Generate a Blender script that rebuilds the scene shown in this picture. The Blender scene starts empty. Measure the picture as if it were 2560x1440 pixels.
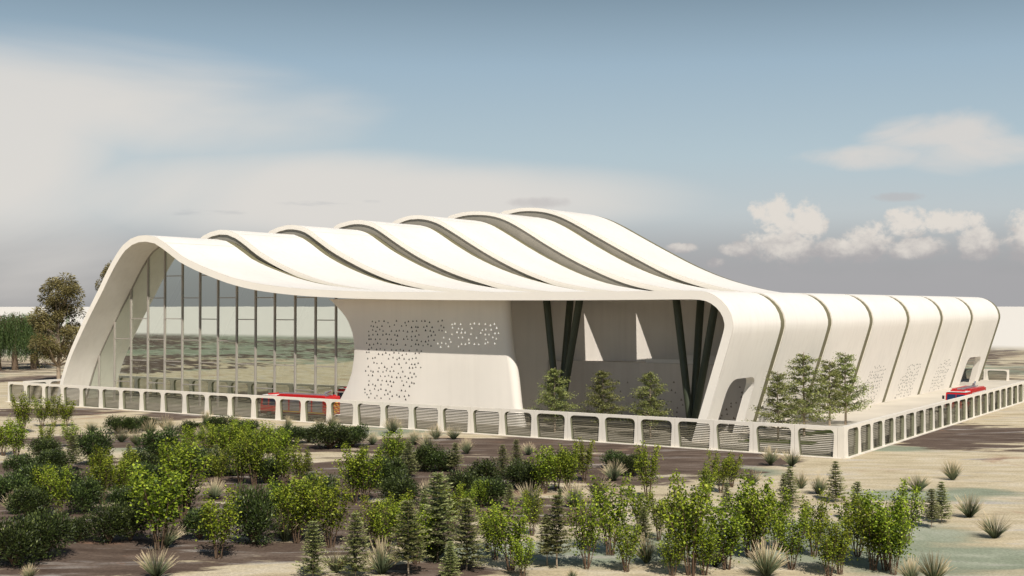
import bpy, bmesh, math, random
from math import sin, cos, pi, radians, sqrt, tan, atan2
from mathutils import Vector, Matrix, noise

sc = bpy.context.scene
COL = sc.collection
R = random.Random(7)

# ------------------------------------------------------------------ survey: camera station and helpers to read ground positions
CAM = Vector((36.19024, -108.32566, 13.52606)); YAW = -0.5768392; PITCH = 0.0138829; F = 3123.683
FW = Vector((sin(YAW)*cos(PITCH), cos(YAW)*cos(PITCH), sin(PITCH)))
RT = Vector((cos(YAW), -sin(YAW), 0)); UP = RT.cross(FW)
def ray(x, y): return FW + RT*((x-1280)/F) - UP*((y-720)/F)
def un(x, y, ax, c):
    d = ray(x, y); t = (c-CAM[ax])/d[ax]; return CAM + d*t
def ground_at(x, y): return un(x, y, 2, 0.0)
def depth_of(p): return (Vector(p)-CAM).dot(FW)
def metres(px, p): return px*depth_of(p)/F

SUN_AZ = radians(50); SUN_EL = radians(45)
SUN = Vector((sin(SUN_AZ)*cos(SUN_EL), -cos(SUN_AZ)*cos(SUN_EL), sin(SUN_EL)))

# ------------------------------------------------------------------ materials
def new_mat(name):
    m = bpy.data.materials.new(name); m.use_nodes = True
    nt = m.node_tree; b = nt.nodes['Principled BSDF']
    return m, nt, b
def N(nt, t, **kw):
    n = nt.nodes.new(t)
    for k, v in kw.items(): setattr(n, k, v)
    return n
def ramp(nt, stops, interp='LINEAR'):
    r = N(nt, 'ShaderNodeValToRGB'); cr = r.color_ramp; cr.interpolation = interp
    while len(cr.elements) > 1: cr.elements.remove(cr.elements[-1])
    cr.elements[0].position = stops[0][0]; cr.elements[0].color = (*stops[0][1], 1)
    for p, c in stops[1:]:
        e = cr.elements.new(p); e.color = (*c, 1)
    return r
def soft_mat(name, col, var=0.06, scale=0.6, rough=0.6, bump=0.0, stain=0.0, spec=0.3, metallic=0.0):
    m, nt, b = new_mat(name)
    tc = N(nt, 'ShaderNodeTexCoord')
    n = N(nt, 'ShaderNodeTexNoise'); n.inputs['Scale'].default_value = scale; n.inputs['Detail'].default_value = 6
    nt.links.new(tc.outputs['Object'], n.inputs['Vector'])
    lo = tuple(c*(1-var) for c in col); hi = tuple(min(1, c*(1+var)) for c in col)
    r = ramp(nt, [(0.3, lo), (0.7, hi)])
    nt.links.new(n.outputs['Fac'], r.inputs['Fac']); out = r.outputs['Color']
    if stain > 0:
        mp = N(nt, 'ShaderNodeMapping'); mp.inputs['Scale'].default_value = (1.6, 1.6, 0.09)
        nt.links.new(tc.outputs['Object'], mp.inputs['Vector'])
        n2 = N(nt, 'ShaderNodeTexNoise'); n2.inputs['Scale'].default_value = 1.0; n2.inputs['Detail'].default_value = 8
        nt.links.new(mp.outputs['Vector'], n2.inputs['Vector'])
        r2 = ramp(nt, [(0.45, (1, 1, 1)), (0.8, (1-stain, 1-stain*1.08, 1-stain*1.15))])
        nt.links.new(n2.outputs['Fac'], r2.inputs['Fac'])
        mx = N(nt, 'ShaderNodeMix', data_type='RGBA', blend_type='MULTIPLY'); mx.inputs['Factor'].default_value = 1
        nt.links.new(out, mx.inputs[6]); nt.links.new(r2.outputs['Color'], mx.inputs[7]); out = mx.outputs[2]
    nt.links.new(out, b.inputs['Base Color'])
    b.inputs['Roughness'].default_value = rough; b.inputs['Specular IOR Level'].default_value = spec; b.inputs['Metallic'].default_value = metallic
    if bump > 0:
        bp = N(nt, 'ShaderNodeBump'); bp.inputs['Strength'].default_value = bump; bp.inputs['Distance'].default_value = 0.05
        n3 = N(nt, 'ShaderNodeTexNoise'); n3.inputs['Scale'].default_value = 14; n3.inputs['Detail'].default_value = 4
        nt.links.new(tc.outputs['Object'], n3.inputs['Vector']); nt.links.new(n3.outputs['Fac'], bp.inputs['Height'])
        nt.links.new(bp.outputs['Normal'], b.inputs['Normal'])
    return m
def leaf_mat(name, stops, trans=0.25, rough=0.55, zgrad=None):
    """leaf colour varies per leaf through the 'tint' attribute"""
    m, nt, b = new_mat(name)
    at = N(nt, 'ShaderNodeAttribute', attribute_name='tint')
    r = ramp(nt, stops); nt.links.new(at.outputs['Fac'], r.inputs['Fac'])
    oi = N(nt, 'ShaderNodeObjectInfo')
    hs = N(nt, 'ShaderNodeHueSaturation')
    mr = N(nt, 'ShaderNodeMapRange'); mr.inputs['To Min'].default_value = 0.78; mr.inputs['To Max'].default_value = 1.22
    nt.links.new(oi.outputs['Random'], mr.inputs['Value']); nt.links.new(mr.outputs['Result'], hs.inputs['Value'])
    mr2 = N(nt, 'ShaderNodeMapRange'); mr2.inputs['To Min'].default_value = 0.485; mr2.inputs['To Max'].default_value = 0.51
    nt.links.new(oi.outputs['Random'], mr2.inputs['Value']); nt.links.new(mr2.outputs['Result'], hs.inputs['Hue'])
    nt.links.new(r.outputs['Color'], hs.inputs['Color'])
    nt.links.new(hs.outputs['Color'], b.inputs['Base Color'])
    b.inputs['Roughness'].default_value = rough; b.inputs['Specular IOR Level'].default_value = 0.35
    t = N(nt, 'ShaderNodeBsdfTranslucent'); nt.links.new(hs.outputs['Color'], t.inputs['Color'])
    mx = N(nt, 'ShaderNodeMixShader'); mx.inputs['Fac'].default_value = trans
    nt.links.new(b.outputs[0], mx.inputs[1]); nt.links.new(t.outputs[0], mx.inputs[2])
    nt.links.new(mx.outputs[0], nt.nodes['Material Output'].inputs['Surface'])
    return m

M = {}
M['shell'] = soft_mat('painted_shell', (0.84, 0.795, 0.735), 0.035, 0.15, 0.5, 0.0, 0.07)
M['seam'] = soft_mat('panel_seam', (0.60, 0.55, 0.48), 0.05, 0.5, 0.6)
M['fascia'] = soft_mat('painted_edge', (0.85, 0.795, 0.715), 0.02, 0.3, 0.6)
M['joint'] = soft_mat('olive_joint', (0.17, 0.155, 0.092), 0.08, 0.4, 0.6)
M['jointd'] = soft_mat('dark_joint', (0.10, 0.085, 0.06), 0.1, 0.4, 0.7)
M['wall'] = soft_mat('plaster_wall', (0.80, 0.75, 0.68), 0.03, 0.2, 0.6, 0.05, 0.04)
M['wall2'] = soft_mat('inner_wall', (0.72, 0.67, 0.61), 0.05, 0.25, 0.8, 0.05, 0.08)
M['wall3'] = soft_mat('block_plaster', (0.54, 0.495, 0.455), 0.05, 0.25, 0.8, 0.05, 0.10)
M['hole'] = soft_mat('perforation_dark', (0.035, 0.03, 0.026), 0.1, 1, 0.9)
M['hole2'] = soft_mat('perforation_grey', (0.20, 0.17, 0.145), 0.1, 1, 0.9)
M['fence'] = soft_mat('fence_concrete', (0.74, 0.69, 0.61), 0.05, 0.8, 0.6, 0.1, 0.10)
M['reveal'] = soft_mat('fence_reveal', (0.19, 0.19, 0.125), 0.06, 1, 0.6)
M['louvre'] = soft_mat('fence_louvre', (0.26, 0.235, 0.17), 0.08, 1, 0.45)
M['column'] = soft_mat('column_green', (0.055, 0.065, 0.042), 0.08, 0.8, 0.4)
M['columnl'] = M['column']
M['mull'] = soft_mat('mullion_metal', (0.33, 0.30, 0.265), 0.04, 1, 0.45)
M['strut'] = soft_mat('strut_brown', (0.14, 0.085, 0.055), 0.08, 1, 0.6)
M['pave'] = soft_mat('court_paving', (0.30, 0.27, 0.22), 0.16, 0.12, 0.85, 0.1)
M['pave2'] = soft_mat('side_paving', (0.54, 0.495, 0.42), 0.10, 0.12, 0.85, 0.1)
M['floor'] = soft_mat('hall_floor', (0.40, 0.38, 0.34), 0.1, 0.2, 0.5)
M['kerb'] = soft_mat('kerb_white', (0.72, 0.66, 0.57), 0.06, 1.5, 0.8, 0.1)
M['red'] = soft_mat('truck_red', (0.50, 0.008, 0.010), 0.1, 1.2, 0.32, spec=0.5)
M['white'] = soft_mat('truck_white', (0.75, 0.74, 0.71), 0.05, 1.2, 0.4)
M['black'] = soft_mat('rubber_black', (0.02, 0.02, 0.02), 0.1, 2, 0.8)
M['steel'] = soft_mat('steel_grey', (0.36, 0.37, 0.39), 0.1, 2, 0.35, metallic=0.5)
M['yellow'] = soft_mat('marking_yellow', (0.75, 0.42, 0.03), 0.06, 2, 0.5)
M['wind'] = soft_mat('vehicle_glass', (0.015, 0.035, 0.085), 0.1, 1, 0.08, spec=0.8)
M['bark'] = soft_mat('bark_brown', (0.15, 0.105, 0.07), 0.3, 3, 0.9, 0.4)
M['barkp'] = soft_mat('bark_pale', (0.34, 0.27, 0.20), 0.3, 3, 0.9, 0.3)
M['stem'] = soft_mat('shrub_stem', (0.13, 0.085, 0.055), 0.3, 3, 0.9)
M['lawn'] = soft_mat('lawn_green', (0.075, 0.10, 0.018), 0.4, 1.2, 0.95, 0.5)
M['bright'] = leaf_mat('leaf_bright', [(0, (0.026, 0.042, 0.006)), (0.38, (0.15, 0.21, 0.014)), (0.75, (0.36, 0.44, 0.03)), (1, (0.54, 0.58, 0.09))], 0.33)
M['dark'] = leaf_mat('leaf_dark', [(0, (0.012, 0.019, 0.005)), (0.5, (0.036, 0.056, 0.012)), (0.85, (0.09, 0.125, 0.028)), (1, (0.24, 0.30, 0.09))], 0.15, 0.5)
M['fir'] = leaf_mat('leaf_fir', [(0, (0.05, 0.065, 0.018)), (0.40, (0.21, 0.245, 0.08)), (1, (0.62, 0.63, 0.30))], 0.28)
M['court'] = leaf_mat('leaf_court', [(0, (0.045, 0.055, 0.018)), (0.5, (0.16, 0.19, 0.055)), (1, (0.42, 0.44, 0.15))], 0.25)
M['willow'] = leaf_mat('leaf_willow', [(0, (0.035, 0.075, 0.02)), (0.6, (0.085, 0.15, 0.04)), (1, (0.17, 0.24, 0.08))], 0.25)
M['gold'] = leaf_mat('leaf_gold', [(0, (0.045, 0.040, 0.015)), (0.5, (0.14, 0.118, 0.042)), (1, (0.32, 0.27, 0.11))], 0.2)
def blade_mat():
    m, nt, b = new_mat('grass_blade')
    at = N(nt, 'ShaderNodeAttribute', attribute_name='tint')
    r = ramp(nt, [(0, (0.035, 0.05, 0.02)), (0.40, (0.13, 0.16, 0.08)), (0.60, (0.33, 0.29, 0.17)), (1, (0.74, 0.58, 0.38))])
    nt.links.new(at.outputs['Fac'], r.inputs['Fac']); nt.links.new(r.outputs['Color'], b.inputs['Base Color'])
    b.inputs['Roughness'].default_value = 0.7
    return m
M['blade'] = blade_mat()
# coated facade glass: mirror coat over a tinted see-through sheet
def glass_mat(name, refl, tint, rcol):
    m, nt, b = new_mat(name)
    nt.nodes.remove(b)
    t = N(nt, 'ShaderNodeBsdfTransparent'); t.inputs['Color'].default_value = (*tint, 1)
    g = N(nt, 'ShaderNodeBsdfGlossy'); g.inputs['Roughness'].default_value = 0.0; g.inputs['Color'].default_value = (*rcol, 1)
    tc = N(nt, 'ShaderNodeTexCoord'); n = N(nt, 'ShaderNodeTexNoise'); n.inputs['Scale'].default_value = 0.35
    bp = N(nt, 'ShaderNodeBump'); bp.inputs['Strength'].default_value = 0.02; bp.inputs['Distance'].default_value = 0.02
    nt.links.new(tc.outputs['Object'], n.inputs['Vector']); nt.links.new(n.outputs['Fac'], bp.inputs['Height']); nt.links.new(bp.outputs['Normal'], g.inputs['Normal'])
    mx = N(nt, 'ShaderNodeMixShader'); mx.inputs['Fac'].default_value = refl
    nt.links.new(t.outputs[0], mx.inputs[1]); nt.links.new(g.outputs[0], mx.inputs[2])
    nt.links.new(mx.outputs[0], nt.nodes['Material Output'].inputs['Surface'])
    return m
M['glass'] = glass_mat('facade_glass', 0.76, (0.50, 0.57, 0.50), (0.90, 0.95, 0.88))
M['glass2x'] = glass_mat('clerestory_glass', 0.06, (0.93, 0.93, 0.9), (0.9, 0.9, 0.9))
M['glass2'] = soft_mat('clerestory_glazing', (0.29, 0.265, 0.22), 0.12, 0.25, 0.25, spec=0.5)
def glow_inlay_mat():
    m, nt, b = new_mat('sunlit_glow_inlay')
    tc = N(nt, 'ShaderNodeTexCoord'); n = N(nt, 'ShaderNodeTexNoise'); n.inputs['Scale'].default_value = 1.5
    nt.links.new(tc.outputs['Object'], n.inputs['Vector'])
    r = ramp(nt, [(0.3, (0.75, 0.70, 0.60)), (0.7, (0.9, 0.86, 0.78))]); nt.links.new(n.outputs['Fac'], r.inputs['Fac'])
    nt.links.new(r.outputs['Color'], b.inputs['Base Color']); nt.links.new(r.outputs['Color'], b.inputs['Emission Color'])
    b.inputs['Emission Strength'].default_value = 0.7  # glow stands in for sunlit surfaces seen through the holes, no lamp behind
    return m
M['lit'] = glow_inlay_mat()

# ------------------------------------------------------------------ object helpers
def tag(o, label=None, cat=None, group=None, kind=None):
    if label: o['label'] = label
    if cat: o['category'] = cat
    if group: o['group'] = group
    if kind: o['kind'] = kind
    return o
def empty(name, loc=(0, 0, 0), rz=0.0):
    o = bpy.data.objects.new(name, None); COL.objects.link(o); o.location = loc; o.rotation_euler = (0, 0, rz); o.empty_display_size = 0.5
    return o
class MB:
    def __init__(s): s.v = []; s.f = []; s.mi = []; s.t = []; s.cur = 0; s.tint = 0.5
    def add(s, vs, fs, mi=None, tint=None):
        b = len(s.v); s.v += [tuple(v) for v in vs]
        for f in fs:
            s.f.append(tuple(i+b for i in f)); s.mi.append(s.cur if mi is None else mi)
        s.t += [s.tint if tint is None else tint]*len(vs)
    def box(s, x0, x1, y0, y1, z0, z1, mi=None):
        v = [(x, y, z) for z in (z0, z1) for y in (y0, y1) for x in (x0, x1)]
        s.add(v, [(0, 2, 3, 1), (4, 5, 7, 6), (0, 1, 5, 4), (2, 6, 7, 3), (0, 4, 6, 2), (1, 3, 7, 5)], mi)
    def prism(s, poly, axis, a, b, mi=None, cap=True):
        """poly: 2D points; axis 'x': (y,z) 'y': (x,z) 'z': (x,y)"""
        def P(p, c): return (c, p[0], p[1]) if axis == 'x' else ((p[0], c, p[1]) if axis == 'y' else (p[0], p[1], c))
        n = len(poly); v = [P(p, a) for p in poly]+[P(p, b) for p in poly]
        f = [(i, (i+1) % n, n+(i+1) % n, n+i) for i in range(n)]
        if cap: f += [tuple(range(n))[::-1], tuple(range(n, 2*n))]
        s.add(v, f, mi)
    def tube(s, pts, rad, n=8, mi=None, cap=True):
        pts = [Vector(p) for p in pts]; v = []
        if not isinstance(rad, (list, tuple)): rad = [rad]*len(pts)
        ref = None
        for i, p in enumerate(pts):
            d = (pts[min(i+1, len(pts)-1)]-pts[max(i-1, 0)]).normalized()
            if ref is None: ref = Vector((1, 0, 0)) if abs(d.x) < 0.8 else Vector((0, 1, 0))
            a = (ref-d*ref.dot(d)).normalized(); ref = a; b = d.cross(a)
            for k in range(n):
                q = 2*pi*k/n; v.append(p+a*cos(q)*rad[i]+b*sin(q)*rad[i])
        f = []
        for i in range(len(pts)-1):
            for k in range(n): f.append((i*n+k, i*n+(k+1) % n, (i+1)*n+(k+1) % n, (i+1)*n+k))
        if cap: f += [tuple(range(n))[::-1], tuple((len(pts)-1)*n+k for k in range(n))]
        s.add(v, f, mi)
    def bar(s, a, b, w, h=None, mi=None):
        h = h or w; a = Vector(a); b = Vector(b); d = (b-a).normalized()
        u = Vector((0, 0, 1)) if abs(d.z) < 0.9 else Vector((0, 1, 0))
        x = d.cross(u).normalized()*w/2; y = x.cross(d).normalized()*h/2
        v = [a-x-y, a+x-y, a+x+y, a-x+y, b-x-y, b+x-y, b+x+y, b-x+y]
        s.add(v, [(0, 3, 2, 1), (4, 5, 6, 7), (0, 1, 5, 4), (1, 2, 6, 5), (2, 3, 7, 6), (3, 0, 4, 7)], mi)
    def mesh(s, name, mats, smooth=None):
        me = bpy.data.meshes.new(name); me.from_pydata(s.v, [], s.f)
        for m in (mats if isinstance(mats, (list, tuple)) else [mats]): me.materials.append(m)
        me.polygons.foreach_set('material_index', s.mi)
        me.update()
        bm = bmesh.new(); bm.from_mesh(me); bmesh.ops.recalc_face_normals(bm, faces=bm.faces); bm.to_mesh(me); bm.free()
        if smooth is not None:
            me.polygons.foreach_set('use_smooth', [True]*len(me.polygons))
            me.set_sharp_from_angle(angle=radians(smooth))
        return me
    def build(s, name, mats, parent=None, smooth=None, loc=(0, 0, 0), rz=0):
        o = bpy.data.objects.new(name, s.mesh(name, mats, smooth)); COL.objects.link(o)
        o.parent = parent; o.location = loc; o.rotation_euler = (0, 0, rz)
        return o
class Leaves:
    """many small leaf faces, each with its own tint"""
    def __init__(s): s.v = []; s.f = []; s.t = []
    def leaf(s, c, L, W, d=None, up=0.4, tint=None, rng=R):
        if d is None:
            d = Vector((rng.gauss(0, 1), rng.gauss(0, 1), rng.gauss(0, .6)))
        d = Vector(d).normalized()
        n = Vector((rng.gauss(0, 1), rng.gauss(0, 1), rng.gauss(0, 1)+up*2)); w = d.cross(n)
        if w.length < 1e-4: w = d.cross(Vector((1, 0.2, 0)))
        w = w.normalized()*W*0.5; c = Vector(c); b = len(s.v)
        s.v += [tuple(c-d*L*.5), tuple(c+w), tuple(c+d*L*.5), tuple(c-w)]
        s.f.append((b, b+1, b+2, b+3)); s.t += [rng.random() if tint is None else min(1, max(0, tint))]*4
    def blade(s, pts, w0, tints):
        b = len(s.v); n = len(pts)
        for i, p in enumerate(pts):
            p = Vector(p); q = Vector(pts[min(i+1, n-1)])-Vector(pts[max(i-1, 0)])
            x = q.cross(Vector((q.y+.3, -q.x, .3)))
            x = x.normalized()*w0*(1-i/(n-1)*.85)*.5
            s.v += [tuple(p-x), tuple(p+x)]; s.t += [tints[i]]*2
        for i in range(n-1): s.f.append((b+2*i, b+2*i+1, b+2*i+3, b+2*i+2))
    def mesh(s, name, mat):
        me = bpy.data.meshes.new(name); me.from_pydata(s.v, [], s.f); me.materials.append(mat)
        a = me.attributes.new('tint', 'FLOAT', 'POINT'); a.data.foreach_set('value', s.t); me.update(); return me
def link(name, me, parent=None):
    o = bpy.data.objects.new(name, me); COL.objects.link(o); o.parent = parent; return o

# ------------------------------------------------------------------ the building
FRONT = 5.03
YB = [5.03, 19.11, 34.19, 50.06, 66.89, 84.86, 104.02, 124.65]
RIGHT = [(-23.06, 14.97), (-18.0, 15.0), (-16.4, 15.0), (-15.4, 14.95), (-14.6, 14.80), (-13.9, 14.50), (-13.2, 14.02), (-12.6, 13.38), (-12.2, 12.65), (-12.0, 11.85), (-12.0, 11.3), (-12.15, 10.65), (-12.45, 9.65), (-13.48, 6.4), (-15.5, 0.0)]
FR = [(-114.75, 0.0), (-113.85, 2.46), (-112.25, 6.1), (-109.85, 9.9), (-107.45, 13.3), (-105.63, 15.73), (-103.89, 18.2), (-102.1, 20.35), (-100.6, 21.72), (-99.1, 22.52), (-97.6, 22.88), (-95.95, 22.93), (-94.1, 22.62), (-92.38, 21.83), (-90.76, 20.93), (-89.16, 20.02), (-86.26, 18.92), (-83.68, 18.1), (-80.64, 17.25), (-77.67, 16.62), (-74.27, 16.12), (-69.1, 15.64), (-64.56, 15.39), (-58.87, 15.18), (-48, 15.02), (-39.13, 14.96), (-30.83, 14.95)]
HUMP = {
 1: [(-100.28, 23.61), (-98.65, 24.13), (-96.9, 24.38), (-95.17, 24.28), (-93.45, 23.71), (-91.46, 22.63), (-88.94, 21.1), (-85.38, 19.47), (-81.37, 18.02), (-77.46, 16.9), (-73.64, 16.18), (-68.7, 15.58), (-62.75, 15.22)],
 2: [(-101.61, 25.1), (-99.79, 25.64), (-97.98, 25.91), (-95.89, 25.79), (-93.83, 25.22), (-92.08, 24.25), (-88.92, 22.4), (-85.25, 20.65), (-81.12, 18.98), (-77.09, 17.67), (-71.87, 16.57), (-65.57, 15.75), (-58, 15.3)],
 3: [(-102.22, 26.68), (-100.03, 27.32), (-97.86, 27.59), (-95.72, 27.44), (-93.6, 26.85), (-91.5, 25.75), (-88.25, 23.85), (-83.91, 21.6), (-78.28, 19.33), (-72.83, 17.7), (-67.54, 16.54), (-62.0, 15.75), (-55, 15.3)],
 4: [(-103.5, 28.2), (-101.58, 28.95), (-99.37, 29.39), (-97.5, 29.42), (-95.34, 29.12), (-93.2, 28.49), (-91.38, 27.62), (-88.39, 26.01), (-84.86, 24.05), (-80.54, 21.85), (-74.93, 19.4), (-69.47, 17.58), (-64.18, 16.5), (-59.03, 15.85), (-53, 15.35)],
 5: [(-104.6, 30.1), (-102.15, 30.93), (-99.54, 31.23), (-96.96, 31.2), (-94.41, 30.94), (-91.89, 30.35), (-89.39, 29.33), (-86.32, 27.72), (-81.79, 25.14), (-75.91, 22.1), (-70.19, 19.62), (-64.64, 17.85), (-60.57, 16.95), (-55.27, 16.1), (-49, 15.4)],
 6: [(-104.93, 32.30), (-102.53, 32.9), (-100.15, 33.17), (-97.47, 33.16), (-94.81, 32.88), (-92.51, 32.37), (-89.91, 31.48), (-86.71, 29.97), (-82.29, 27.62), (-76.14, 24.4), (-70.15, 21.45), (-64.33, 19.1), (-58.66, 17.4), (-53.15, 16.2), (-47, 15.45)]}
def catmull(pts, step):
    pts = [Vector((a, b)) for a, b in pts]; out = []
    for i in range(len(pts)-1):
        p0 = pts[max(i-1, 0)]; p1 = pts[i]; p2 = pts[i+1]; p3 = pts[min(i+2, len(pts)-1)]
        n = max(1, int(round((p2-p1).length/step)))
        l = (p2-p1).length
        m1 = (p2-p0)/max((p2-p0).length, 1e-6)*l if i > 0 else (p2-p1); m2 = (p3-p1)/max((p3-p1).length, 1e-6)*l if i < len(pts)-2 else (p2-p1)
        for k in range(n):
            t = k/n; t2 = t*t; t3 = t2*t
            out.append(p1*(2*t3-3*t2+1)+m1*(t3-2*t2+t)+p2*(-2*t3+3*t2)+m2*(t3-t2))
    out.append(pts[-1]); return out
def profile(k):
    if k == 0: pts = FR+RIGHT
    else:
        h = HUMP[k]; s = h[0][1]/21.9; crest = max(z for _, z in h)
        left = [(-114.75, 0), (-113.9, 2.46), (-112.4, 6.1), (-110.2, 10.1), (-108.2, 13.6)]
        a = Vector(left[-1]); b = Vector(h[0])
        mid = [tuple(a.lerp(b, .35)+Vector((-0.35, 0.3))), tuple(a.lerp(b, .7)+Vector((-0.5, 0.55)))]
        pts = left+mid+h+[(-39.13, 14.98), (-30.83, 14.95)]+RIGHT
    return catmull(pts, 1.3)
def offset(pr, fn):
    out = []
    for i, p in enumerate(pr):
        d = (pr[min(i+1, len(pr)-1)]-pr[max(i-1, 0)]).normalized(); n = Vector((d.y, -d.x))   # towards the inside
        q = p+n*fn(i/(len(pr)-1), p)
        if i in (0, len(pr)-1): q = Vector((q.x + (q.y)*-d.x/ (d.y if abs(d.y) > .1 else 1), 0.0))
        out.append(q)
    return out
def thick(t, p):
    if p.x < -104: return 0.55+0.33*min(1, p.y/18)
    return 0.88
PR = [profile(k) for k in range(7)]
def thin(t, p):      # the raised humps behind the first are slimmer
    w = thick(t, p)
    return w if p.x > -66 else (w-.2 if -100 < p.x < -72 else w-.2*min(1, max(0, (-66-p.x)/6 if p.x > -72 else (p.x+106)/6)))
INN = [offset(p, thick if i == 0 else thin) for i, p in enumerate(PR)]
JO = [offset(p, lambda t, q: 0.10) for p in PR]
JI = [offset(p, lambda t, q: thick(t, q)-0.2) for p in PR]
def sheet_shell(mb, O, I, y0, y1, mo, mf):
    n = len(O); ny = 2
    v = [(p.x, y0, p.y) for p in O]+[(p.x, y1, p.y) for p in O]+[(p.x, y0, p.y) for p in I]+[(p.x, y1, p.y) for p in I]
    f = []; mi = []
    for i in range(n-1):
        f.append((i, i+1, n+i+1, n+i)); mi.append(mo)
        f.append((2*n+i, 3*n+i, 3*n+i+1, 2*n+i+1)); mi.append(mo)
        f.append((i, 2*n+i, 2*n+i+1, i+1)); mi.append(mf)
        f.append((n+i, n+i+1, 3*n+i+1, 3*n+i)); mi.append(mf)
    f.append((0, n, 3*n, 2*n)); mi.append(mf); f.append((n-1, 3*n-1, 4*n-1, 2*n-1)); mi.append(mf)
    b = len(mb.v); mb.v += v; mb.t += [0.5]*len(v)
    for q, m in zip(f, mi): mb.f.append(tuple(j+b for j in q)); mb.mi.append(m)
def zof(pr, x):
    for a, b in zip(pr, pr[1:]):
        if a.x <= x <= b.x and b.x > a.x: return a.y+(b.y-a.y)*(x-a.x)/(b.x-a.x)
    return 15.0
def boolean_cut(o, cutters):
    for c in cutters:
        md = o.modifiers.new('cut', 'BOOLEAN'); md.operation = 'DIFFERENCE'; md.solver = 'EXACT'; md.object = c
    dg = bpy.context.evaluated_depsgraph_get(); dg.update()
    me = bpy.data.meshes.new_from_object(o.evaluated_get(dg)); me.name = o.name
    o.modifiers.clear(); o.data = me
def smooth_angle(o, a):
    me = o.data; me.polygons.foreach_set('use_smooth', [True]*len(me.polygons)); me.set_sharp_from_angle(angle=radians(a))

bld = tag(empty('station_building', (-65, FRONT, 0)), 'long cream building with wavy ribbed roof, glass hall and open canopy', 'building')
OFF = (65, -FRONT, 0)     # children are modelled in world metres
def part(mb, name, mats, parent=bld, smooth=None):
    o = mb.build(name, mats, parent, smooth)
    o.location = OFF if parent is bld else (0, 0, 0)
    return o
# made-up triangular roof slots, out of view, shaped to throw sun wedges on the court wall
UW0, UW1 = Vector((-41, 17.6, 0)), Vector((-14.3, 24.1, 0))
def on_upper(x, y):
    d = ray(x, y); n = Vector((-(UW1-UW0).y, (UW1-UW0).x, 0)); t = (UW0-CAM).dot(n)/d.dot(n); return CAM+d*t
sun_slot_cut = []
for tri in ([(1460, 782), (1464, 903), (1508, 903)], [(1590, 782), (1592, 899), (1630, 896)]):
    c = MB(); ps = [on_upper(*q) for q in tri]
    top = [p+SUN*((17.0-p.z)/SUN.z) for p in ps]; bot = [p+SUN*((13.0-p.z)/SUN.z) for p in ps]
    c.add(bot+top, [(0, 2, 1), (3, 4, 5), (0, 1, 4, 3), (1, 2, 5, 4), (2, 0, 3, 5)])
    sun_slot_cut.append(c)
def unleg(x, y):
    d = ray(x, y); s = .3115; t = (-15.5+s*CAM.z-CAM.x)/(d.x-s*d.z); return CAM+d*t
def roundpoly(pts, r, n=5):
    out = []
    for i, p in enumerate(pts):
        p = Vector(p); a = Vector(pts[i-1]); b = Vector(pts[(i+1) % len(pts)])
        rr = r[i] if isinstance(r, (list, tuple)) else r
        if rr <= 0: out.append(tuple(p)); continue
        ra = min(rr, (a-p).length*.49); rb = min(rr, (b-p).length*.49)
        p0 = p+(a-p).normalized()*ra; p1 = p+(b-p).normalized()*rb
        for k in range(n+1):
            t = k/n; out.append(tuple(p0*(1-t)**2+p*2*t*(1-t)+p1*t*t))
    return out
door1 = roundpoly([(8.0, -1), (7.95, 6.12), (14.9, 6.1), (15.25, -1)], [0, 2.0, 1.3, 0], 7)
door2 = roundpoly([(109.0, -1), (109.0, 4.75), (118.7, 4.65), (120.0, -1)], [0, 1.8, 1.1, 0], 7)
def tris_inlay(pts, size, place, n, mb, mi):
    """small triangular perforations placed on a surface"""
    for (u, v) in pts:
        s = size*R.uniform(.85, 1.15); a0 = pi/2+R.uniform(-.15, .15)
        mb.add([place(u+cos(a0+q)*s*.55, v+sin(a0+q)*s*.6) for q in (0, 2*pi/3, 4*pi/3)], [(0, 1, 2)], mi)
def inside(poly, x, y):
    c = False
    for i in range(len(poly)):
        (x0, y0), (x1, y1) = poly[i-1], poly[i]
        if (y0 > y) != (y1 > y) and x < (x1-x0)*(y-y0)/(y1-y0)+x0: c = not c
    return c
def scatter_rows(poly, dx, dy, jit=.3, drop=.12):
    xs = [p[0] for p in poly]; ys = [p[1] for p in poly]; out = []
    y = min(ys); k = 0
    while y <= max(ys):
        x = min(xs)+(dx/2 if k % 2 else 0)
        while x <= max(xs):
            a, b = x+R.uniform(-jit, jit)*dx, y+R.uniform(-jit, jit)*dy
            if inside(poly, a, b) and R.random() > drop: out.append((a, b))
            x += dx
        y += dy; k += 1
    return out
INS = Vector((cos(atan2(1, .3115)), 0, 0))
def legpoint(off, k):
    lg = sorted([(p.y, p.x) for p in PR[k][-30:] if p.x > -16 and p.y < 11])
    def f(y, z):
        z = max(z, 0)
        for (z0, x0), (z1, x1) in zip(lg, lg[1:]):
            if z0 <= z <= z1: return (x0+(x1-x0)*(z-z0)/max(z1-z0, 1e-6)+off, y, z)
        return (-15.5+.3115*z+off, y, z)
    return f
perf = {3: ((53.4, 62.2), 5.5), 4: ((71.0, 80.0), 5.2), 5: ((89.8, 98.3), 5.0)}
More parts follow.
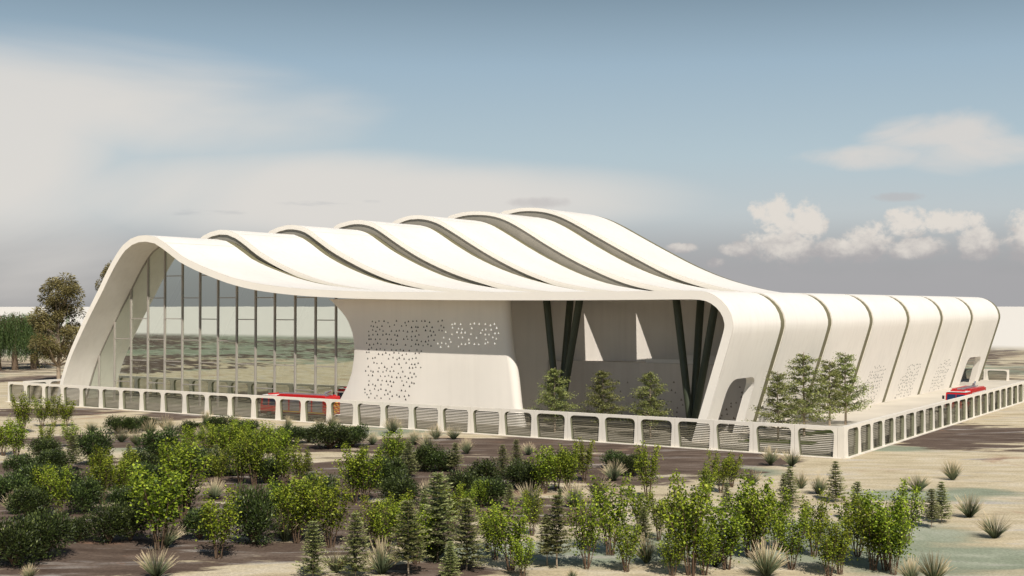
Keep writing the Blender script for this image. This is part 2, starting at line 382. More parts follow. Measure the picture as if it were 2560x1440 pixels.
for k in range(7):
    mb = MB(); y0, y1 = YB[k], YB[k+1]; jw = 1.35+0.10*k
    sheet_shell(mb, PR[k], INN[k], y0, y1-jw, 0, 1)
    o = part(mb, 'roof_bay', [M['shell'], M['fascia'], M['hole'], M['seam']])
    cuts = []
    if k == 0: cuts.append((door1, 'x'))
    if k == 6: cuts.append((door2, 'x'))
    cobs = []
    for pl, ax in cuts:
        c = MB(); c.prism(pl, 'x', -22, -8); cobs.append(c.build('cutter', M['shell']))
    if k in (0, 1):
        for c in sun_slot_cut: cobs.append(c.build('cutter', M['shell']))
    if cobs:
        o.parent = None; o.location = (0, 0, 0); bpy.context.view_layer.update()
        boolean_cut(o, cobs)
        for c in cobs: bpy.data.objects.remove(c)
        o.parent = bld; o.location = OFF
    smooth_angle(o, 28)
    bm = bmesh.new(); bm.from_mesh(o.data)
    up1 = offset(PR[k], lambda t, q: -0.006)
    def ribbon(idx, ya, yb):
        for i in idx:
            f = bm.faces.new([bm.verts.new((up1[i].x, ya, up1[i].y)), bm.verts.new((up1[i+1].x, ya, up1[i+1].y)), bm.verts.new((up1[i+1].x, yb, up1[i+1].y)), bm.verts.new((up1[i].x, yb, up1[i].y))]); f.material_index = 3
    lowest = 6.6 if k in (0, 6) else -1
    ribbon([i for i in range(1, len(up1)-2) if not (up1[i].x > -20 and up1[i].y < lowest)], y0+.015, y0+.10)
    ic = [i for i in range(len(up1)) if up1[i].x > -93.6 and up1[i].y > 16][0]
    a_, b_ = up1[ic], up1[ic].lerp(up1[ic+1], .07)
    f = bm.faces.new([bm.verts.new((a_.x, y0+.1, a_.y)), bm.verts.new((b_.x, y0+.1, b_.y)), bm.verts.new((b_.x, y1-jw, b_.y)), bm.verts.new((a_.x, y1-jw, a_.y))]); f.material_index = 3
    bm.to_mesh(o.data); bm.free()
    if k in perf:
        (a, b), zt = perf[k]; L = b-a
        poly = [(a+.1, -.2), (a-.3, zt*.4), (a+1.2, zt*.85), (a+3, zt), (b-.3, zt), (b, zt*.8), (b-.9, zt*.1), (b-.7, -.2)]
        pts = [q for q in scatter_rows(poly, .72, .5, .3, .1) if q[1] > .25]
        m2 = MB(); tris_inlay(pts, .27, legpoint(0.012, k), None, m2, 0)
        bm = bmesh.new(); bm.from_mesh(o.data)
        for f in m2.f:
            fc = bm.faces.new([bm.verts.new(m2.v[i]) for i in f]); fc.material_index = 2
        bm.to_mesh(o.data); bm.free()
    mj = MB(); sheet_shell(mj, JO[k], JI[k], y1-jw, y1, 0, 0)
    for i, fc in enumerate(mj.f):
        if i % 4 == 1 and i < len(mj.f)-2: mj.mi[i] = 1
    j = part(mj, 'joint_band', [M['joint'], M['jointd']], o, 28)
    if k == 0:
        j.parent = None; cobs = [c.build('cutter', M['shell']) for c in sun_slot_cut]; bpy.context.view_layer.update(); boolean_cut(j, cobs)
        for c in cobs: bpy.data.objects.remove(c)
        j.parent = o; smooth_angle(j, 28)
    if k < 6:
        yy = YB[k+1]+0.25; g = MB(); xs = [-108+i*0.8 for i in range(75)]
        seg = []
        for x in xs:
            zb = zof(PR[k], x); zt = zof([Vector((q.x, q.y)) for q in INN[k+1]], x)
            seg.append((x, zb-.15, zt+.15, zt-zb > .15))
        for a, b in zip(seg, seg[1:]):
            if a[3] and b[3]: g.add([(a[0], yy, a[1]), (b[0], yy, b[1]), (b[0], yy, b[2]), (a[0], yy, a[2])], [(0, 1, 2, 3)])
        part(g, 'clerestory_pane', M['glass2'], o)
        for xs_ in (-92.5, -84.0, -76.0):
            zb = zof(PR[k], xs_); zt = zof([Vector((q.x, q.y)) for q in INN[k+1]], xs_)
            if zt-zb > .5:
                s_ = MB(); s_.bar((xs_, yy+.5, zb-.4), (xs_+.2, yy+.5, zt+.2), .32, .32); part(s_, 'strut', M['strut'], o)

q = MB(); pts = [p for p in INN[6] if p.x < -14 and p.y > 5.5]
q.add([(p.x, 123.4, 5.6) for p in pts]+[(p.x, 123.4, p.y+.1) for p in pts], [(i, i+1, len(pts)+i+1, len(pts)+i) for i in range(len(pts)-1)])
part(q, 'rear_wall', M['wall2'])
# glass hall facade
GY = 9.8
mx = [248.5, 287, 328, 370, 412, 456, 500, 545, 592, 639, 687, 738, 789, 840]
MX = [un(x, 900, 1, GY).x for x in mx]
zin = lambda x: zof([Vector((q.x, q.y)) for q in INN[0]], x)
CL = [(816, 745), (827, 753), (838, 764), (849, 776), (860, 790), (868, 803), (874, 818), (879, 832), (881, 845), (883, 860), (883, 875), (883, 890), (881, 905), (877, 932), (866, 965), (849, 997), (830, 1030), (810, 1062)]
CY = 9.0
CLW = [un(x, y, 1, CY) for x, y in CL]
gl = MB(); xs = [-113.6+i*0.7 for i in range(78)]
top = [(x, min(zin(x)+.25, 30)) for x in xs if x < -60]
gl.add([(x, GY, 0.0) for x, z in top]+[(x, GY, z) for x, z in top], [(i, i+1, len(top)+i+1, len(top)+i) for i in range(len(top)-1)])
fac = part(gl, 'glass_facade', M['glass'])
for X in MX:
    q = MB(); zt = zin(X)+.1
    q.box(X-.11, X+.11, GY-.14, GY+.32, 0, zt); part(q, 'mullion', M['mull'], fac, None)
zrow = [un(430, y, 1, GY).z for y in (690, 745, 797, 849, 903, 959)]
allX = [-111.6]+MX+[-63.6]
for i in range(len(allX)-1):
    for r, z in enumerate(zrow):
        if (r+i) % 2 == 1 and z < min(zin(allX[i]), zin(allX[i+1]))-.1 and allX[i] > -112+z*.42:
            q = MB(); q.box(allX[i]+.11, allX[i+1]-.11, GY-.07, GY-.005, z-.06, z+.06); part(q, 'transom', M['mull'], fac)
z = un(430, 884, 1, GY+.6).z
q = MB(); q.box(-107.5, -62, GY+.45, GY+.7, z-.16, z+.16); part(q, 'gallery_rail', M['mull'], fac)
# edge frame of the glass along the soffit
q = MB(); pts = [(p.x, GY-.05, p.y) for p in INN[0] if p.x < -62]
for a, b in zip(pts, pts[1:]): q.bar(a, b, .14, .22)
part(q, 'perimeter_frame', M['mull'], fac)

# flared wall block between hall and court (front face on y = CY)
def lerp_curve(tab, z):
    tab = sorted(tab, key=lambda t: t[1])
    if z <= tab[0][1]: return tab[0][0]
    for (x0, z0), (x1, z1) in zip(tab, tab[1:]):
        if z0 <= z <= z1: return x0+(x1-x0)*(z-z0)/(z1-z0)
    return tab[-1][0]
xl_tab = [(p.x, p.z) for p in CLW]
xr_tab = [(-39.6+.8, 0), (-39.35, 2.2), (-39.7, 5), (-40.05, 7.1), (-40.4, 8.6), (-40.6, 10), (-40.8, 12), (-40.9, 14.3)]
cw = MB(); zs = [i*.35 for i in range(42)]
rows = []
for z in zs:
    z = min(z, 14.3); xl = lerp_curve(xl_tab, z); xr = lerp_curve(xr_tab, z)
    pl = [(xl+.9, 12.2), (xl+.25, 10.3), (xl, CY+.35), (xl+.06, CY+.1), (xl+.3, CY)]
    pl += [(xl+(xr-xl)*t, CY) for t in (.15, .3, .5, .7, .85)]
    R_ = .75
    for k in range(7):
        a = k/6*radians(118); pl.append((xr-R_+sin(a)*R_, CY+R_-cos(a)*R_))
    e = pl[-1]; pl += [(e[0]-2.3, e[1]+2.6), (-43.8, 14.2), (-41.7, 15.6), (-40.3, 17.3)]
    rows.append([(a, b, z) for a, b in pl])
n = len(rows[0])
cw.add([p for r in rows for p in r], [(i*n+j, i*n+j+1, (i+1)*n+j+1, (i+1)*n+j) for i in range(len(rows)-1) for j in range(n-1)])
# perforation pattern on the front face
def px_face(poly): return [(un(x, y, 1, CY).x, un(x, y, 1, CY).z) for x, y in poly]
dark = px_face([(915, 815), (930, 800), (1130, 798), (1105, 830), (1080, 868), (1062, 872), (1058, 905), (1045, 940), (1034, 1000), (912, 996), (905, 975), (912, 955), (916, 870)])
lite = px_face([(1138, 798), (1262, 800), (1272, 815), (1268, 852), (1245, 868), (1088, 868), (1110, 832)])
tris_inlay(scatter_rows(dark, .62, .55, .28, .16), .27, lambda x, z: (x, CY-.006, z), None, cw, 1)
tris_inlay([q for q in scatter_rows(lite, .66, .55, .28, .18) if q[0] < lerp_curve(xr_tab, q[1])-1.3], .25, lambda x, z: (x, CY-.006, z), None, cw, 2)  # emissive inlays imitate daylight showing through the holes
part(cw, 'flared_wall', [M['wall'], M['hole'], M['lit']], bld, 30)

# court: low block with ledge, taller wall behind it
bx = MB(); bx.prism([(-40.3, 0), (-16.6, 0), (-14.5, 7.1), (-40.3, 7.1)], 'y', 17.0, 17.35)
bx.add([(-40.3, 17.35, 7.08), (-14.6, 17.35, 7.08), (-14.6, 24.0, 7.08), (-40.3, 18.0, 7.08)], [(0, 1, 2, 3)])
pw = [(-34.5, .6), (-34.5, 5.2), (-31, 5.5), (-14.6, 5.5), (-14.8, .6)]
tris_inlay(scatter_rows(pw, .85, .62, .35, .3), .28, lambda x, z: (x, 16.994, z), None, bx, 1)
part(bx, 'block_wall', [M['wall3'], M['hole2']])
uw = MB()
nx = 24; vs = []
for j, z in enumerate((7.0, 10.0, 14.2)):
    for i in range(nx+1):
        t = i/nx; p = UW0.lerp(UW1, t); b = .55*math.exp(-((t-.72)/.13)**2)*(1-j/2)
        vs.append((p.x, p.y-b, z))
uw.add(vs, [(j*(nx+1)+i, j*(nx+1)+i+1, (j+1)*(nx+1)+i+1, (j+1)*(nx+1)+i) for j in range(2) for i in range(nx)])
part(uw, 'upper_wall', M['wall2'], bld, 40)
for (z0, z1, d) in ((7.25, 7.5, .5), (7.75, 7.95, 2.2)):
    q = MB(); q.box(-29+d*2, -14.7, 17.5+d, 17.75+d, z0-.3, z1); part(q, 'ledge_sun_strip', M['wall'])  # pale bars added to imitate strips of sunlight along the ledge
# dark green raking columns, three from each foot
for fx, fy in ((-35.6, 11.6), (-18.75, 10.2)):
    for dx, dy in ((-2.3, 1.1), (-.6, 3.6), (2.9, -.3)):
        c = MB(); c.tube([(fx, fy, 0), (fx+dx, fy+dy, 14.35)], [.36, .42], 14); part(c, 'column', M['column'], bld, 40)
# hall floor inside the glass
q = MB(); q.box(-113, -44, GY+.05, 123, 0.0, 0.035); part(q, 'hall_floor', M['floor'])

# ------------------------------------------------------------------ fence
PW, PD, FH = 3.9513, 0.42, 2.8
def fence_meshes(w):
    op = roundpoly([(.50, .10), (.27, 2.53), (w-.27, 2.53), (w-.42, .10)], [.0, .60, .60, .0], 7)
    ring = [(0.015, 0.0), (0.015, FH), (w-.015, FH), (w-.015, 0.0)]
    from mathutils.geometry import delaunay_2d_cdt
    n0, n1 = len(ring), len(op)
    pts = [Vector(p) for p in ring+op]
    ed = [(i, (i+1) % n0) for i in range(n0)]+[(n0+i, n0+(i+1) % n1) for i in range(n1)]
    vv, ee, ff, *_ = delaunay_2d_cdt(pts, ed, [], 0, 1e-6)
    mb = MB(); tri = []
    for f in ff:
        cx = sum(vv[i].x for i in f)/3; cz = sum(vv[i].y for i in f)/3
        if not inside(op, cx, cz): tri.append(f)
    for y, fl in ((0, 1), (PD, -1)): mb.add([(v.x, y, v.y) for v in vv], [tuple(f)[::fl] for f in tri])
    mb.prism(ring, 'y', 0, PD, cap=False)
    # rounded raised lip round the opening
    lip = [(p[0], -.03, p[1]) for p in op]
    for a, b in zip(lip, lip[1:]+lip[:1]): pass
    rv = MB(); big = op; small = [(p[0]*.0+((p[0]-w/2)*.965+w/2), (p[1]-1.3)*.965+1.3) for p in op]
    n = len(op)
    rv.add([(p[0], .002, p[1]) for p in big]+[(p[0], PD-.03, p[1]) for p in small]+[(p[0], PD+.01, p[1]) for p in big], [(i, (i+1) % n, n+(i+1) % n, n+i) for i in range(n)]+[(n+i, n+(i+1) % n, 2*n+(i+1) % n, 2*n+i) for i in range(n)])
    lv = MB(); z = .16
    while z < 2.48:
        t = (z-.16)/2.3; a = .50-.22*t+.05; b = w-.42+.14*t-.05
        if z > 1.9: c = .5*(1-sqrt(max(0, 1-((z-1.9)/.6)**2))); a += c; b -= c
        lv.add([(a, PD-.20, z), (b, PD-.20, z), (b, PD-.10, z+.075), (a, PD-.10, z+.075), (a, PD-.22, z-.015), (b, PD-.22, z-.015), (b, PD-.12, z+.06), (a, PD-.12, z+.06)],
               [(0, 1, 2, 3), (4, 7, 6, 5), (0, 4, 5, 1), (3, 2, 6, 7)]); z += .166
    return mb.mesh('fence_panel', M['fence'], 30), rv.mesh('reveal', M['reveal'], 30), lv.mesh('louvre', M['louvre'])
def run_fence(loc, rz, n, w, label):
    root = tag(empty('fence', loc, rz), label, 'fence')
    ms = fence_meshes(w)
    for i in range(n):
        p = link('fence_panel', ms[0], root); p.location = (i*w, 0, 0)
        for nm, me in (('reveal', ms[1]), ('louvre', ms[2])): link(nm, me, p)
    k = MB(); k.box(-.3, n*w+.3, -.28, PD+.15, 0, .07); k.build('kerb', M['kerb'], root)
    return root
run_fence((-30*PW-.0, 0, 0), 0, 30, PW, 'long white louvred fence across the front, from far left to the corner')
rf = run_fence((.62, .62, 0), pi/2, 39, 3.672, 'white louvred fence receding from the corner along the right side')
cp = MB(); cp.box(.012, .62, 0, .62, 0, FH); cp.box(.2, .22, -.012, 0, 0, FH); cp.box(.42, .44, -.012, 0, 0, FH)
cpo = cp.build('corner_post', M['fence'], rf); cpo.rotation_euler = (0, 0, -pi/2); cpo.location = (-.62, .62, 0)
run_fence((-30*PW, 34, 0), -pi/2, 8, PW, 'white louvred fence running back from the far left end, behind the arch foot')
rfe = run_fence((-11.3-13*PW, 127.5, 0), 0, 13, PW, 'low white louvred rear fence just beyond the far end of the building')
rfe.scale = (1, 1, .72)

# ------------------------------------------------------------------ fire trucks
def wheel(x, y, r=.52, parent=None):
    t = MB(); t.tube([(x, y-.17, r), (x, y-.12, r), (x, y+.12, r), (x, y+.17, r)], [r*.9, r, r, r*.9], 20)
    o = t.build('wheel', M['black'], parent, 40)
    m = MB(); m.tube([(x, y-.19, r), (x, y+.19, r)], [r*.5, r*.5], 14); m.tube([(x, y-.21, r), (x, y+.21, r)], [.12, .12], 8); m.build('rim', M['steel'], o, 40)
def truck(loc, rz, label, L=10.4, blue=False):
    root = tag(empty('fire_truck', loc, rz), label, 'fire truck'); root.scale = (1, 1, .95)
    W = 1.28
    b = MB()
    prof = roundpoly([(2.75, .75), (2.75, 3.0), (L, 3.0), (L, .75)], [.05, .12, .12, .05], 3)
    b.prism(prof, 'y', -W, W, 0)
    b.box(2.7, L+.02, -W-.02, W+.02, .62, .78, 1)
    for i in range(4):
        x0 = 3.0+i*1.8; b.box(x0, x0+1.55, -W-.025, -W, 1.15, 2.55, 2); b.box(x0, x0+1.55, W, W+.025, 1.15, 2.55, 2)
        for s in (-1, 1): b.box(x0-.04, x0+1.6, s*(W+.03)-.012, s*(W+.03)+.012, 2.58, 2.64, 1)
    b.box(3.0, L-.2, -W-.012, -W-.002, .95, 1.08, 3); b.box(3.0, L-.2, W+.002, W+.012, .95, 1.08, 3)
    b.build('body', [M['red'], M['white'], M['steel'], M['yellow']], root, 30)
    c = MB()
    cab = roundpoly([(0.0, .6), (.02, 1.65), (.28, 2.78), (2.65, 2.86), (2.65, .6)], [.12, .1, .25, .1, .02], 4)
    c.prism(cab, 'y', -W+.03, W-.03, 0); c.box(.3, 2.6, -W+.1, W-.1, 2.86, 2.93, 1)
    c.build('cab', [M['red'], M['white']], root, 30)
    w = MB()
    w.add([(-.012, -1.08, 1.72), (-.012, -.04, 1.72), (.2, -.04, 2.6), (.2, -1.08, 2.6)], [(0, 1, 2, 3)]); w.add([(-.012, .04, 1.72), (-.012, 1.08, 1.72), (.2, 1.08, 2.6), (.2, .04, 2.6)], [(0, 1, 2, 3)])
    w.build('windscreen', M['wind'], root)
    for s in (-1, 1):
        for x0, x1 in ((.38, 1.25), (1.45, 2.45)):
            g = MB(); y = s*(W-.02); g.add([(x0, y, 1.6), (x1, y, 1.6), (x1, y, 2.5), (x0+.08, y, 2.5)], [(0, 1, 2, 3)]); g.build('side_window', M['wind'], root)
        mr = MB(); mr.bar((.1, s*W, 2.3), (-.15, s*(W+.2), 2.35), .04); mr.box(-.22, -.1, s*(W+.2)-.12, s*(W+.2)+.12, 1.95, 2.4); mr.build('mirror', M['black'], root)
        hl = MB(); hl.tube([(-.03, s*.95, 1.0), (.05, s*.95, 1.0)], [.14, .14], 12); hl.build('headlight', M['white'], root, 40)
    bp = MB(); bp.box(-.35, .1, -W+.02, W-.02, .45, .78); bp.tube([(-.5, 0, .95), (-.35, 0, .95), (-.1, 0, .95)], [.18, .2, .2], 10); bp.build('bumper', M['steel'], root, 30)
    ch = MB(); ch.box(.2, L-.1, -.95, .95, .42, .62); ch.build('chassis', M['black'], root)
    for x in (1.45, L-3.4, L-2.1):
        for y in (-1.08, 1.08): wheel(x, y, .52, root)
    ld = MB()
    for s in (-.32, .32): ld.bar((2.2, s, 3.16), (L-.3, s, 3.16), .07, .12)
    x = 2.4
    while x < L-.4: ld.bar((x, -.32, 3.16), (x, .32, 3.16), .05); x += .38
    ld.build('ladder', M['steel'], root)
    rr = MB(); rr.box(3.0, L-.5, -1.2, -.75, 3.0, 3.14); rr.box(3.0, L-.5, .75, 1.2, 3.0, 3.14); rr.box(4.5, L-2.5, -.7, .7, 3.0, 3.08); rr.build('roof_locker', M['red'], root)
    lb = MB(); lb.box(.9, 1.25, -.85, .85, 2.93, 3.1); lb.build('light_bar', M['red'], root)
    cv = MB(); cv.box(L, L+.02, -W+.05, W-.05, .8, 2.9, 0)
    for i in range(6):
        for s in (-1, 1):
            z0 = .8+i*.24; cv.add([(L+.026, s*.02, z0), (L+.026, s*1.2, z0-.0+.3 if z0 < 2.5 else 2.88), (L+.026, s*1.2, z0+.42), (L+.026, s*.02, z0+.12)], [(0, 1, 2, 3)], 1)
    cv.build('chevron_panel', [M['red'], M['yellow']], root)
    wc = MB(); wc.tube([(L-1.0, 0, 3.0), (L-1.0, 0, 3.35)], .14, 10); wc.tube([(L-1.15, 0, 3.38), (L-.7, 0, 3.5), (L-.2, 0, 3.72)], [.17, .13, .09], 10); wc.build('water_cannon', M['steel'], root, 40)
    return root
truck((-71.6, 2.9, 0), 0, 'red fire truck parked behind the front fence beside the glass hall')
truck((-2.35, 52, 0), pi/2, 'red fire truck with blue windscreen parked along the right wall', 10.6)

# ------------------------------------------------------------------ plants: one mesh set per kind and variant, copies share it
rp = random.Random(21)
def mesh_bright(v):
    rng = random.Random(100+v); st = MB(); lf = Leaves(); ns = rng.randint(9, 12)
    for i in range(ns):
        a = 2*pi*i/ns+rng.uniform(-.3, .3); sp = rng.uniform(.06, .27); h = rng.uniform(.66, 1.0)
        base = Vector((cos(a)*.035, sin(a)*.035, 0)); pts = []
        for k in range(6):
            t = k/5; pts.append(base+Vector((cos(a)*sp*t**1.2+rng.gauss(0, .008), sin(a)*sp*t**1.2+rng.gauss(0, .008), h*t)))
        st.tube(pts, [.0075*(1-.7*k/5) for k in range(6)], 4)
        for j in range(235):
            t = rng.uniform(.30, 1.04)**.85; k = min(4, int(t*5)); p = pts[k].lerp(pts[k+1], t*5-k)
            r = .092*(1.2-t)*rng.random()**.5+.022
            q = p+Vector((rng.gauss(0, 1), rng.gauss(0, 1), rng.gauss(0, .8)))*r
            out = sqrt(q.x**2+q.y**2)
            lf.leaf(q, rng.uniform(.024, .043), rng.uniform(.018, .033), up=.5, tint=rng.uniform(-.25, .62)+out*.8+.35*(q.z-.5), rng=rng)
        for j in range(3):
            t = rng.uniform(.45, .85); k = int(t*5); p = pts[k]; e = p+Vector((cos(a+rng.uniform(-1, 1))*.09, sin(a+rng.uniform(-1, 1))*.09, .09))
            st.tube([p, e], [.004, .002], 3)
    return [('stems', st.mesh('stems', M['stem'])), ('foliage', lf.mesh('foliage', M['bright']))]
def mesh_dark(v):
    rng = random.Random(200+v); st = MB(); lf = Leaves()
    lumps = [(Vector((cos(i*2.4)*rng.uniform(.12, .40), sin(i*2.4)*rng.uniform(.12, .40), rng.uniform(.26, .70))), rng.uniform(.22, .32)) for i in range(13)]
    for c, r in lumps:
        st.tube([(0, 0, 0), tuple(c*.6), tuple(c)], [.02, .012, .006], 4)
        for j in range(430):
            d = Vector((rng.gauss(0, 1), rng.gauss(0, 1), rng.gauss(0, 1))).normalized(); rr = r*rng.random()**.33*rng.uniform(.85, 1.18)
            q = c+d*rr
            if q.z < .015: q.z = rng.uniform(.02, .14)
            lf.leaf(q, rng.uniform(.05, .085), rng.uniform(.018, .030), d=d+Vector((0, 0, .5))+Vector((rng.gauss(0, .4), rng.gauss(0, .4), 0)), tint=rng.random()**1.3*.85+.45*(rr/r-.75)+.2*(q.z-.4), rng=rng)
    return [('stems', st.mesh('stems', M['stem'])), ('foliage', lf.mesh('foliage', M['dark']))]
def mesh_fir(v):
    rng = random.Random(300+v); st = MB(); lf = Leaves()
    st.tube([(0, 0, 0), (.004, 0, .5), (0, 0, .97)], [.012, .009, .003], 6)
    z = .22 if v % 2 else .10; n = 11
    while z < .99:
        w = .31*(1-(z-.10)/.92)**.72+.02; nb = rng.randint(6, 9); a0 = rng.random()*6
        for i in range(nb):
            a = a0+2*pi*i/nb+rng.uniform(-.25, .25); L = w*rng.uniform(.62, 1.12); d = Vector((cos(a), sin(a), rng.uniform(-.08, .16)))
            p0 = Vector((0, 0, z)); p1 = p0+d*L; st.tube([p0, p1], [.004, .0015], 3)
            m = int(16+L*150)
            for j in range(m):
                t = rng.uniform(.10, 1.05); q = p0+d*L*t+Vector((rng.gauss(0, .022), rng.gauss(0, .022), rng.gauss(0, .008)+.016*t))
                side = Vector((-d.y, d.x, 0))*rng.choice((-1, 1))
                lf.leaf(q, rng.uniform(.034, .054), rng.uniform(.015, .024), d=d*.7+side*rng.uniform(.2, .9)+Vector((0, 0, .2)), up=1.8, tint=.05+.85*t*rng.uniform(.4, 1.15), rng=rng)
        z += rng.uniform(.050, .066)
    return [('trunk', st.mesh('trunk', M['barkp'])), ('foliage', lf.mesh('foliage', M['fir']))]
def mesh_tuft(v):
    rng = random.Random(400+v); lf = Leaves()
    for i in range(190):
        a = rng.random()*2*pi; lean = rng.random()**.75*1.2; L = rng.uniform(.80, 1.22)*(1-.16*lean)
        p = Vector((cos(a)*.07*rng.random(), sin(a)*.07*rng.random(), 0)); pts = [p]; tn = [0.02]
        for k in range(1, 6):
            th = lean*(.62+.30*k/5); pts.append(pts[-1]+Vector((cos(a)*sin(th), sin(a)*sin(th), cos(th)))*L/5)
            tn.append(min(1, (k/5)**1.5*rng.uniform(.75, 1.2)))
        for q in pts: q.z = max(.01, q.z)
        lf.blade(pts, rng.uniform(.030, .048), tn)
    return [('blades', lf.mesh('blades', M['blade']))]
def mesh_courttree(v):
    rng = random.Random(500+v); st = MB(); lf = Leaves()
    st.tube([(0, 0, 0), (.006, 0, .3), (-.004, .004, .65), (0, 0, .98)], [.017, .013, .009, .003], 8)
    for i in range(44):
        z = .20+.76*(i/43); w = (.34*(1-(z-.2)/.82)**.7+.03)*rng.uniform(.55, 1.2); a = i*2.4+rng.uniform(-.3, .3)
        rise = rng.uniform(.05, .35); p0 = Vector((0, 0, z-.03)); p1 = p0+Vector((cos(a)*w, sin(a)*w, w*rise)); mid = p0.lerp(p1, .5)+Vector((0, 0, .012))
        st.tube([p0, mid, p1], [.0065*(1.1-z), .004, .0012], 4)
        for j in range(int(60+w*560)):
            t = rng.uniform(.22, 1.05)**.8; q = p0.lerp(p1, t)
            g = .016+.03*t*(w/.3); q += Vector((rng.gauss(0, g), rng.gauss(0, g), rng.gauss(0, g*.5)))
            lf.leaf(q, rng.uniform(.019, .033), rng.uniform(.010, .017), up=1.0, tint=.1+.5*rng.random()+.35*t, rng=rng)
    return [('trunk', st.mesh('trunk', M['barkp'], 60)), ('crown', lf.mesh('crown', M['court']))]
def mesh_willow(v):
    rng = random.Random(600+v); st = MB(); lf = Leaves()
    st.tube([(0, 0, 0), (.01, 0, .2), (0, .01, .5), (.0, 0, .8)], [.045, .036, .026, .01], 8)
    for i in range(34):
        a = rng.random()*2*pi; r = rng.uniform(.08, .42); z = rng.uniform(.72, .97)-r*.25
        st.tube([(0, 0, .45+rng.random()*.2), (cos(a)*r*.6, sin(a)*r*.6, z), (cos(a)*r, sin(a)*r, z-.02)], [.012, .007, .003], 4)
        for s in range(11):
            x = cos(a)*r+rng.gauss(0, .055); y = sin(a)*r+rng.gauss(0, .055); L = rng.uniform(.25, .62); zz = z+rng.uniform(-.03, .05); bt = max(.13, zz-L)
            m = int((zz-bt)*62)
            for j in range(m):
                t = j/m; lf.leaf((x+rng.gauss(0, .009)+.02*t, y+rng.gauss(0, .009), zz-(zz-bt)*t), rng.uniform(.024, .04), .008, d=(rng.gauss(0, .3), rng.gauss(0, .3), -1), tint=rng.random()*.8+.15*(1-t), rng=rng)
    return [('trunk', st.mesh('trunk', M['bark'], 60)), ('crown', lf.mesh('crown', M['willow']))]
def mesh_gold(v):
    rng = random.Random(700+v); st = MB(); lf = Leaves()
    st.tube([(0, 0, 0), (.004, 0, .18), (-.008, 0, .32), (.02, 0, .55), (.03, 0, .8)], [.018, .016, .013, .009, .004], 8)
    clumps = []
    for i in range(58):
        z = rng.uniform(.24, .98); w = .30*sin(pi*min(1, max(0.12, (z-.1)/.95)))**.5
        a = rng.random()*2*pi; r = w*rng.random()**.6*.85
        clumps.append((Vector((cos(a)*r, sin(a)*r, z)), rng.uniform(.06, .105)))
    for c, r in clumps:
        p0 = Vector((0.005, 0, max(.16, c.z-.16-rng.random()*.1))); st.tube([p0, p0.lerp(c, .5)+Vector((0, 0, -.02)), c], [.007, .0045, .002], 4)
        for j in range(330):
            d = Vector((rng.gauss(0, 1), rng.gauss(0, 1), rng.gauss(0, .75)+.25)).normalized(); q = c+d*r*rng.random()**.4
            lf.leaf(q, rng.uniform(.017, .03), rng.uniform(.006, .010), d=d+Vector((0, 0, -.5)), tint=rng.random()*.6+.35*d.z+.15, rng=rng)
    return [('trunk', st.mesh('trunk', M['barkp'], 60)), ('crown', lf.mesh('crown', M['gold']))]
KIT = {'A': [mesh_bright(i) for i in range(4)], 'B': [mesh_dark(i) for i in range(4)], 'C': [mesh_fir(i) for i in range(4)], 'D': [mesh_tuft(i) for i in range(4)],
       'E': [mesh_courttree(i) for i in range(3)], 'W': [mesh_willow(i) for i in range(2)], 'G': [mesh_gold(i) for i in range(2)]}
NAME = {'A': 'leafy_shrub', 'B': 'round_bush', 'C': 'young_fir', 'D': 'grass_tuft', 'E': 'court_tree', 'W': 'willow_tree', 'G': 'golden_tree'}
CAT = {'A': 'shrub', 'B': 'bush', 'C': 'fir tree', 'D': 'grass tuft', 'E': 'tree', 'W': 'tree', 'G': 'tree'}
def plant(kind, px, py, hpx, label, group=None, wf=1.0, base=None):
    p = Vector(base) if base else ground_at(px, py); h = metres(hpx, p)
    v = rp.randrange(len(KIT[kind])); t = tag(empty(NAME[kind], p, rp.random()*6.28), label, CAT[kind], group)
    t.scale = (h*wf, h*wf, h)
    for nm, me in KIT[kind][v]: link(nm, me, t)
    return t
A = [(590,1150,95),(640,1165,100),(520,1150,82),(700,1172,95),(470,1160,85),(250,1215,90),(1130,1330,110),(1330,1340,110),(1600,1330,105),(56,1084,94),(105,1067,72),(135,1067,72),(165,1066,62),(8,1140,84),(41,1147,90),(116,1125,66),(174,1118,62),(109,1286,115),(146,1298,120),(255,1260,112),(300,1250,95),(326,1222,90),(398,1372,200),(457,1297,180),(424,1237,125),(547,1395,160),(547,1215,90),(600,1211,105),(634,1215,130),(562,1160,95),(675,1160,95),(712,1222,112),(750,1215,92),(742,1357,150),(825,1368,172),(780,1342,140),
 (886,1256,135),(912,1256,128),(984,1177,95),(1362,1234,108),(1392,1226,100),(1419,1234,112),(1460,1204,95),(1619,1249,125),(965,1387,130),(935,1372,120),(1040,1410,150),(1000,1370,130),(1220,1380,105),(1239,1399,120),(1276,1425,158),(1306,1445,95),(1467,1421,170),(1527,1387,175),(1565,1429,125),(1167,1297,78),(1205,1267,62),(1647,1350,108),
 (1769,1250,85),(1802,1232,98),(1829,1218,78),(1727,1440,235),(1700,1400,170),(1817,1425,165),(1874,1391,185),(1892,1400,165),(1941,1375,140),(1979,1425,150),(2035,1391,150),(2072,1440,125),(2099,1436,132),(2144,1391,150),(2185,1425,150),(2215,1425,175),(2234,1436,160),(2267,1359,140),(1682,1440,105),(1761,1440,125),(700,1330,120),(355,1300,110)]
